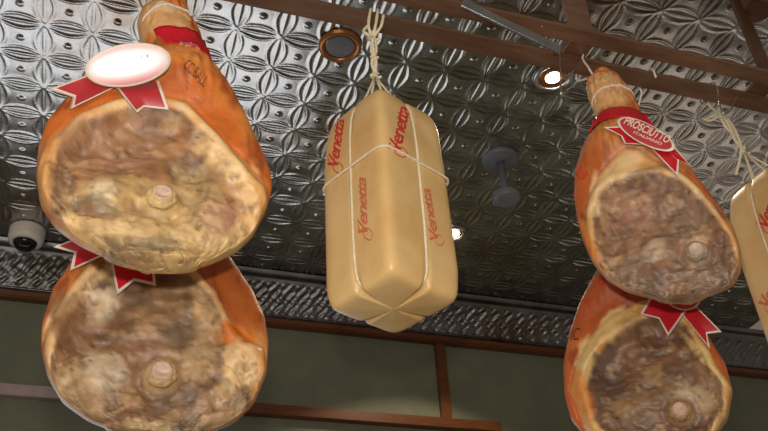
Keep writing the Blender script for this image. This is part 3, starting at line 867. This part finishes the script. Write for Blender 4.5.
# ------------------------------------------------------------------ cheeses
def cheese(at, cfg):
    pl = Plane(*at)
    zt, zb, R = cfg['top'], cfg['bottom'], cfg['R']; yaw = cfg.get('yaw', 0)
    zc, hz = (zt+zb)/2, (zt-zb)/2
    def surf(th, la, off=0.0):
        # th: angle round the upright axis (0 = towards the viewer), la: latitude -pi/2..pi/2
        n = 15.0 if la < 0 else 7.0; c_, s_ = max(math.cos(la), 0), math.sin(la)
        rr = c_**(2/n); zz = math.copysign(abs(s_)**(2/n), s_)
        t = th; p = 9.0                                          # rounded square, corner to the viewer
        a = abs(math.cos(t+math.pi/4)); b_ = abs(math.sin(t+math.pi/4))
        sq = 1/((a**p+b_**p)**(1/p)); sq = sq/(1/((2*(.5**.5)**p)**(1/p)))
        g = 0
        for k in range(4):
            d = (t-(math.pi/4+k*math.pi/2)+math.pi) % (2*math.pi)-math.pi
            g += math.exp(-(d/.07)**2)
        endf = abs(zz)**3
        taper = 1-cfg.get('taper', .09)*max(0, zz)**2.0-.03*max(0, -zz)**3
        r_ = R*rr*sq*taper*(1-g*(.012+.05*endf*(rr > .5)))+off*rr
        wr = .07*abs(zz)**6*g*min(1, rr*1.2)
        z_ = zc+hz*zz*(1-wr)+off*zz
        z_ += (-1 if zz < 0 else 1)*hz*.03*(1-rr)                  # ends belly out a little
        mid = math.exp(-((zz-cfg.get('belt', .1))/.03)**2); r_ *= (1-.012*mid)
        return r_*math.sin(t+yaw), z_, r_*math.cos(t+yaw)
    NR, NC = 150, 200; V_ = np.zeros((NR, NC, 3))
    for i in range(NR):
        la = -math.pi/2+math.pi*i/(NR-1)
        la = la/(math.pi/2); la = math.copysign(abs(la)**.8, la)*(math.pi/2)
        for j in range(NC):
            th = 2*math.pi*j/NC
            u, v, w = surf(th, la)
            k = .0022*fbm(u, v, w, 9, 3); kk = 1+k/ max(R*.6, .01)
            V_[i, j] = pl.world(u*kk, v+k, w*kk)
    root = empty('hanging_cheese', tuple(pl.world(0, zb, 0)), cfg['label'], 'cheese', 'string-tied cheeses')
    me = grid_mesh('cheese_body', V_, None, closed=True)
    bmm = bmesh.new(); bmm.from_mesh(me); bmesh.ops.remove_doubles(bmm, verts=bmm.verts, dist=1e-5)
    bmesh.ops.recalc_face_normals(bmm, faces=bmm.faces); bmm.to_mesh(me); bv = BVHTree.FromBMesh(bmm); bmm.free()
    link('cheese_body', me, M_CHEESE, root)
    knot = Vector(cfg['knot'])
    # four upright strings: bottom centre - up the face - to the knot
    bm = bmesh.new()
    for k in range(4):
        th = math.pi/4+k*math.pi/2; pts = []
        for q in np.linspace(-.999, .93 if True else 1, 90):
            la = q*math.pi/2
            u, v, w = surf(th, la, .0012); pts.append(pl.world(u, v, w))
            if v > zt-.012 and q > 0: break
        a = pts[-1]
        for s in (.25, .5, .75, 1): pts.append(a.lerp(knot, s)+Vector((0, 0, -.004*math.sin(math.pi*s))))
        add_tube(bm, pts, .0021, 8, strands=3, twist=.9)
    bm_obj('string', bm, M_TWINE, root, True)
    # belt
    bm = bmesh.new(); pts = []
    bl = cfg.get('belt', .1); la = math.copysign(math.asin(abs(bl)**(5/2)), bl)
    for j in range(120):
        th = 2*math.pi*j/120; u, v, w = surf(th, la, .0016); pts.append(pl.world(u, v+cfg.get('belt_sag', 0)*math.cos(th*4), w))
    add_tube(bm, pts, .0021, 8, closed=True, strands=3, twist=.9); bm_obj('belt_string', bm, M_TWINE, root, True)
    # knot, crossed hanging strings, loop round the rail
    bm = bmesh.new()
    top = Vector(cfg['tie'])
    for k in range(3):
        off = Vector((.004*math.cos(k*2.1), .004*math.sin(k*2.1), 0))
        pts = [knot+off+Vector((0, 0, -.004)), knot.lerp(top, .33)-off*1.2, knot.lerp(top, .66)+off*1.2, top+off]
        add_tube(bm, smooth_path(pts, 8), .0029, 8, strands=3, twist=1.1)
    for c_, rad in ((knot, .009), (knot.lerp(top, .5), .006), (top, .010)):
        pts = []
        for j in range(60):
            t = 2*math.pi*j/60
            pts.append(c_+Vector((math.sin(2*t)*.6+math.sin(t)*.5, math.cos(3*t)*.6, (math.cos(2*t)*.5-math.cos(t)*.6)))*rad)
        add_tube(bm, pts, .0028, 7, closed=True)
    for seg in cfg.get('loose', []):
        add_tube(bm, smooth_path([Vector(p) for p in seg], 8), .0029, 8, strands=3, twist=1.1)
    bm_obj('hanging_string', bm, M_TWINE, root, True)
    return root, pl, bv

def script_mark(C, txt, cx, cy, hx, hy, ang, mat, flourish=True, w=.05):
    root, pl, bv = C; a = math.radians(ang); n_ = Vector(-pl.f)
    def pos(X, Y, off=.0007):
        # cast along the line of sight's level part so the print sits on the face where it is seen
        lo = plane_pt(pl, X, Y, 0); cam = Vector((0, 0, CZ)); d = (lo-cam).normalized()
        h, nn, i_, d_ = bv.ray_cast(cam, d)
        if h is None: return lo
        return h-d*off
    def f(x, y):
        return pos(cx+x*hx*math.cos(a)+y*hy*math.sin(a), cy+x*hx*math.sin(a)-y*hy*math.cos(a))
    lay_text('brand_mark', txt, f, mat, root, shear=.35, bold=.02, spacing=.86)
    if flourish:
        pts = []
        for x, y in ((-.72, .9), (-.9, .5), (-.84, -1.0), (-1.02, -1.9), (-1.25, -1.5), (-1.15, -.3), (-.78, .0), (-.5, -.9)):
            pts.append(f(x, y))
        bm = bmesh.new(); add_tube(bm, smooth_path(pts, 8), .0009, 6); bm_obj('flourish', bm, mat, root, True)

p = onrail(374, 26)
cx_, cy_ = p[0]-.001, 1.06
pc = Plane(cx_, cy_)
def zat(pl, x, y, w): return pl.uv(x, y, w)[1]
RC = .101
ch1 = dict(top=zat(pc, 377, 91, RC*.55), bottom=zat(pc, 389, 277, RC*.9), R=RC, belt=.1,
           knot=plane_pt(pc, 375, 76, 0), tie=plane_pt(pc, 373, 38, .022),
           label='complete tan cheese block tied with string and stamped in red, hanging in the middle')
ch1['top'] = 1.012+CZ; ch1['bottom'] = .634+CZ
tz = ch1['tie']
ch1['loose'] = [[tz, tz+Vector((.004, -.01, .03)), Vector((tz.x+.012, AY0-.006, RZ+.012)), Vector((tz.x+.012, ry, RZ+.016)), Vector((tz.x+.010, AY1+.006, RZ+.006)), Vector((tz.x+.006, AY1+.002, RZ-.02)), tz+Vector((.0, .006, .006))],
                [tz, tz+Vector((-.01, -.008, .02)), Vector((tz.x-.002, AY0-.007, RZ+.008)), Vector((tz.x+.006, ry, RZ+.017)), Vector((tz.x+.004, AY1+.005, RZ)), tz+Vector((.002, .01, .0))],
                [tz, tz+Vector((.012, -.014, .02)), tz+Vector((.018, -.016, .05))], [tz, tz+Vector((-.012, -.01, -.006)), tz+Vector((-.02, -.008, .004)), tz+Vector((-.012, -.008, .02))]]
C1 = cheese((cx_, cy_), ch1)
script_mark(C1, 'Venetta', 399, 128, 22, 7, -78, M_INKR)
script_mark(C1, 'Venetta', 336, 142, 24, 5.5, -82, M_INKR)
script_mark(C1, 'Venetta', 362, 205, 28, 5, -92, M_INKF)
script_mark(C1, 'Venetta', 430, 214, 26, 4.5, -100, M_INKF)

p = onrail(722, 112)
cx2, cy2 = p[0]+.058, 1.10
pc2 = Plane(cx2, cy2)
RC2 = .110
tie2 = plane_pt(pc2, 719, 116, .0); 
ch2 = dict(top=zat(pc2, 765, 172, RC2*.5), bottom=zat(pc2, 800, 425, RC2*.6), R=RC2, belt=-.06, yaw=.12,
           knot=plane_pt(pc2, 744, 152, 0), tie=plane_pt(pc2, 722, 116, .01),
           label='tan string-tied cheese at the right edge, cut off by the picture frame')
t_ = ch2['tie']
a_ = plane_pt(pc2, 703, 120, .01)
ch2['loose'] = [[t_, t_.lerp(a_, .5)+Vector((0, 0, .004)), a_], [t_+Vector((0, 0, .004)), t_.lerp(a_, .6)+Vector((0, 0, -.006)), a_+Vector((.004, 0, .002))],
                [t_+Vector((0, 0, .003)), plane_pt(pc2, 712, 108, .01), plane_pt(pc2, 708, 103, .01)],
                [t_+Vector((.01, 0, 0)), plane_pt(pc2, 735, 130, .012), plane_pt(pc2, 741, 150, .01), plane_pt(pc2, 736, 175, .01)]]
C2 = cheese((cx2, cy2), ch2)
script_mark(C2, 'Venetta', 770, 205, 22, 7, -70, M_INKR)
script_mark(C2, 'Venetta', 772, 285, 22, 7, -70, M_INKF)

# ------------------------------------------------------------------ hooks in view
def yat(x, y, Y):
    d = ray(x, y); d = d*Y/d[1]; return Vector((d[0], d[1], d[2]+CZ))
def wire_hook(label, paths, base):
    h = empty('meat_hook', base, label, 'hook', 'steel hooks on the rack')
    for pth in paths:
        bm = bmesh.new(); add_tube(bm, smooth_path(pth, 8), .0019, 8); bm_obj('hook_wire', bm, M_HOOK, h, True)
ha = yat(560, 52, 1.036)
over = [Vector((ha.x, AY1+.004, RZ-.012)), Vector((ha.x, AY1+.004, RZ+.012)), Vector((ha.x, ry, RZ+.0165)), Vector((ha.x, AY0-.004, RZ+.013))]
wire_hook('empty wire hook on the rail beside the upper lit downlight, its tip curled up',
          [over+[yat(560, 56, 1.036), yat(560.5, 75, 1.034), yat(561, 94, 1.032)], [yat(561, 78, 1.03), yat(565, 76, 1.03), yat(571, 73, 1.03), yat(576, 67, 1.03), yat(579, 59, 1.03)]], Vector((ha.x, ry, RZ)))
hb = yat(718, 90, 1.036)
over = [Vector((hb.x, AY1+.004, RZ-.012)), Vector((hb.x, AY1+.004, RZ+.012)), Vector((hb.x, ry, RZ+.0165)), Vector((hb.x, AY0-.004, RZ+.013))]
wire_hook('wire hook holding up the knotted string of the cheese at the right edge',
          [over+[yat(718, 92, 1.036), yat(720, 106, 1.036), yat(724, 114, 1.036), yat(730, 111, 1.036), yat(734, 103, 1.036), yat(737, 97, 1.036)]], Vector((hb.x, ry, RZ)))

# ------------------------------------------------------------------ ceiling fittings
def ceil_pt(x, y, dz=0):
    d = ray(x, y); return Vector(tuple(d*(CEIL-CZ-dz)/d[2]))+Vector((0, 0, CZ))
def downlight(x, y, label, lit=True, rad=.066, lr=.6):
    c = ceil_pt(x, y, .006); h = empty('recessed_downlight', c, label, 'ceiling light', 'round recessed lights in the tin ceiling')
    bm = bmesh.new(); add_lathe(bm, [(rad*.80, .002), (rad*.82, -.008), (rad*.95, -.013), (rad*1.06, -.010), (rad*1.12, -.002), (rad*1.12, .004)], c, 56)
    bm_obj('trim_ring', bm, M_STEEL if lit else M_CAN, h, True)
    bm = bmesh.new()
    add_lathe(bm, [(rad*.8, .0), (rad*.78, -.002), (rad*lr, -.003 if lit else -.004)], c, 56)
    bm_obj('reflector', bm, M_CAN, h, True)
    bm = bmesh.new(); add_lathe(bm, [(rad*lr, -.004), (rad*lr*.8, -.008), (0, -.012)] if lit else [(rad*.72, -.004), (0, -.005)], c, 48)
    bm_obj('lamp' if lit else 'diffuser', bm, M_LAMP if lit else M_GREYP, h, True)
    if lit:
        l = bpy.data.lights.new('downlight', 'SPOT'); l.energy = 25; l.color = (1, .8, .55); l.spot_size = math.radians(110); l.shadow_soft_size = .04
        lo = bpy.data.objects.new('downlight_beam', l); COL.objects.link(lo); lo.location = c+Vector((0, 0, -.03))
downlight(553, 77, 'lit round downlight just left of the upper right ham shank', rad=.068, lr=.42)
downlight(452, 233, 'lit round downlight half hidden by the middle cheese', rad=.058)
downlight(340, 46, 'unlit round recess with a tan rim above the middle cheese', lit=False)

c = ceil_pt(500, 160, .01)
dv = empty('ceiling_fixture', c, 'small grey spotlight fixture with round base and drum head on the tin ceiling', 'fixture')
bm = bmesh.new(); add_lathe(bm, [(0, .012), (.072, .012), (.075, .006), (.075, -.006), (.068, -.012), (.012, -.014), (0, -.014)], c, 40); bm_obj('base_disc', bm, M_GREYP, dv, True)
bm = bmesh.new(); add_lathe(bm, [(0, -.01), (.016, -.012), (.014, -.17), (.016, -.175), (0, -.176)], c, 24); bm_obj('stem', bm, M_GREYP, dv, True)
bm = bmesh.new(); add_lathe(bm, [(0, -.17), (.050, -.172), (.055, -.178), (.055, -.200), (.050, -.206), (.03, -.208), (0, -.204)], c, 40); bm_obj('drum_head', bm, M_GREYP, dv, True)

c = ceil_pt(28, 230, .004)
cam_ = empty('dome_camera', c, 'white security camera with black glass dome near the left wall corner', 'camera')
bm = bmesh.new(); add_lathe(bm, [(0, 0), (.073, 0), (.075, -.006), (.073, -.05), (.068, -.064), (.052, -.070), (.048, -.066)], c, 48); bm_obj('housing', bm, M_PLASTIC, cam_, True)
bm = bmesh.new(); add_lathe(bm, [(.048, -.062)]+[(.048*math.cos(a), -.066-.036*math.sin(a)) for a in np.linspace(0, math.pi/2, 12)], c, 48); bm_obj('dome', bm, M_BLACKG, cam_, True)

# ------------------------------------------------------------------ camera
cd = bpy.data.cameras.new('camera'); co = bpy.data.objects.new('camera', cd); COL.objects.link(co)
cd.sensor_fit = 'HORIZONTAL'; cd.sensor_width = 36; cd.lens = 36*F/768; cd.clip_start = .02
U3, S3, Vt = np.linalg.svd(RM); Rm = U3 @ Vt
mw = Matrix(((Rm[0][0], -Rm[1][0], -Rm[2][0], 0), (Rm[0][1], -Rm[1][1], -Rm[2][1], 0), (Rm[0][2], -Rm[1][2], -Rm[2][2], CZ), (0, 0, 0, 1)))
co.matrix_world = mw; scene.camera = co

# ------------------------------------------------------------------ light
def area(name, loc, target, size, energy, color, size_y=None):
    l = bpy.data.lights.new(name, 'AREA'); l.energy = energy; l.color = color
    l.size = size; l.shape = 'RECTANGLE' if size_y else 'SQUARE'
    if size_y: l.size_y = size_y
    o = bpy.data.objects.new(name, l); COL.objects.link(o); o.location = loc
    o.rotation_euler = (Vector(target)-Vector(loc)).to_track_quat('-Z', 'Y').to_euler(); return o
# the camera's own flash
fl_ = bpy.data.lights.new('camera_flash', 'POINT'); fl_.energy = 40; fl_.color = (1, .94, .84); fl_.shadow_soft_size = .02
fo = bpy.data.objects.new('camera_flash', fl_); COL.objects.link(fo); fo.location = (-.02, -.03, CZ+.10)
# daylight from the shop windows
for k, (a, b_, z0, z1) in enumerate(WINS):
    area('daylight', ((a+b_)/2, WY+.13, (z0+z1)/2), ((a+b_)/2, 0, (z0+z1)/2), b_-a, (22, 5)[k], ((.92, .95, 1), (1, .86, .7))[k], z1-z0)
area('room_fill_behind', (-1.2, -2.2, 1.8), (.3, 1.5, 3.0), 2.4, 42, (1, .95, .88), 1.6)  # added unseen fill behind the camera to brighten the room, not a window

w = bpy.data.worlds.new('world'); scene.world = w; w.use_nodes = True
bg = w.node_tree.nodes['Background']; bg.inputs['Color'].default_value = (.75, .62, .5, 1); bg.inputs['Strength'].default_value = .2

vs_ = scene.view_settings
vs_.view_transform = 'Standard'; vs_.look = 'None'; vs_.gamma = 1.0; vs_.use_curve_mapping = False; vs_.exposure = 0.0
scene.display_settings.display_device = 'sRGB'
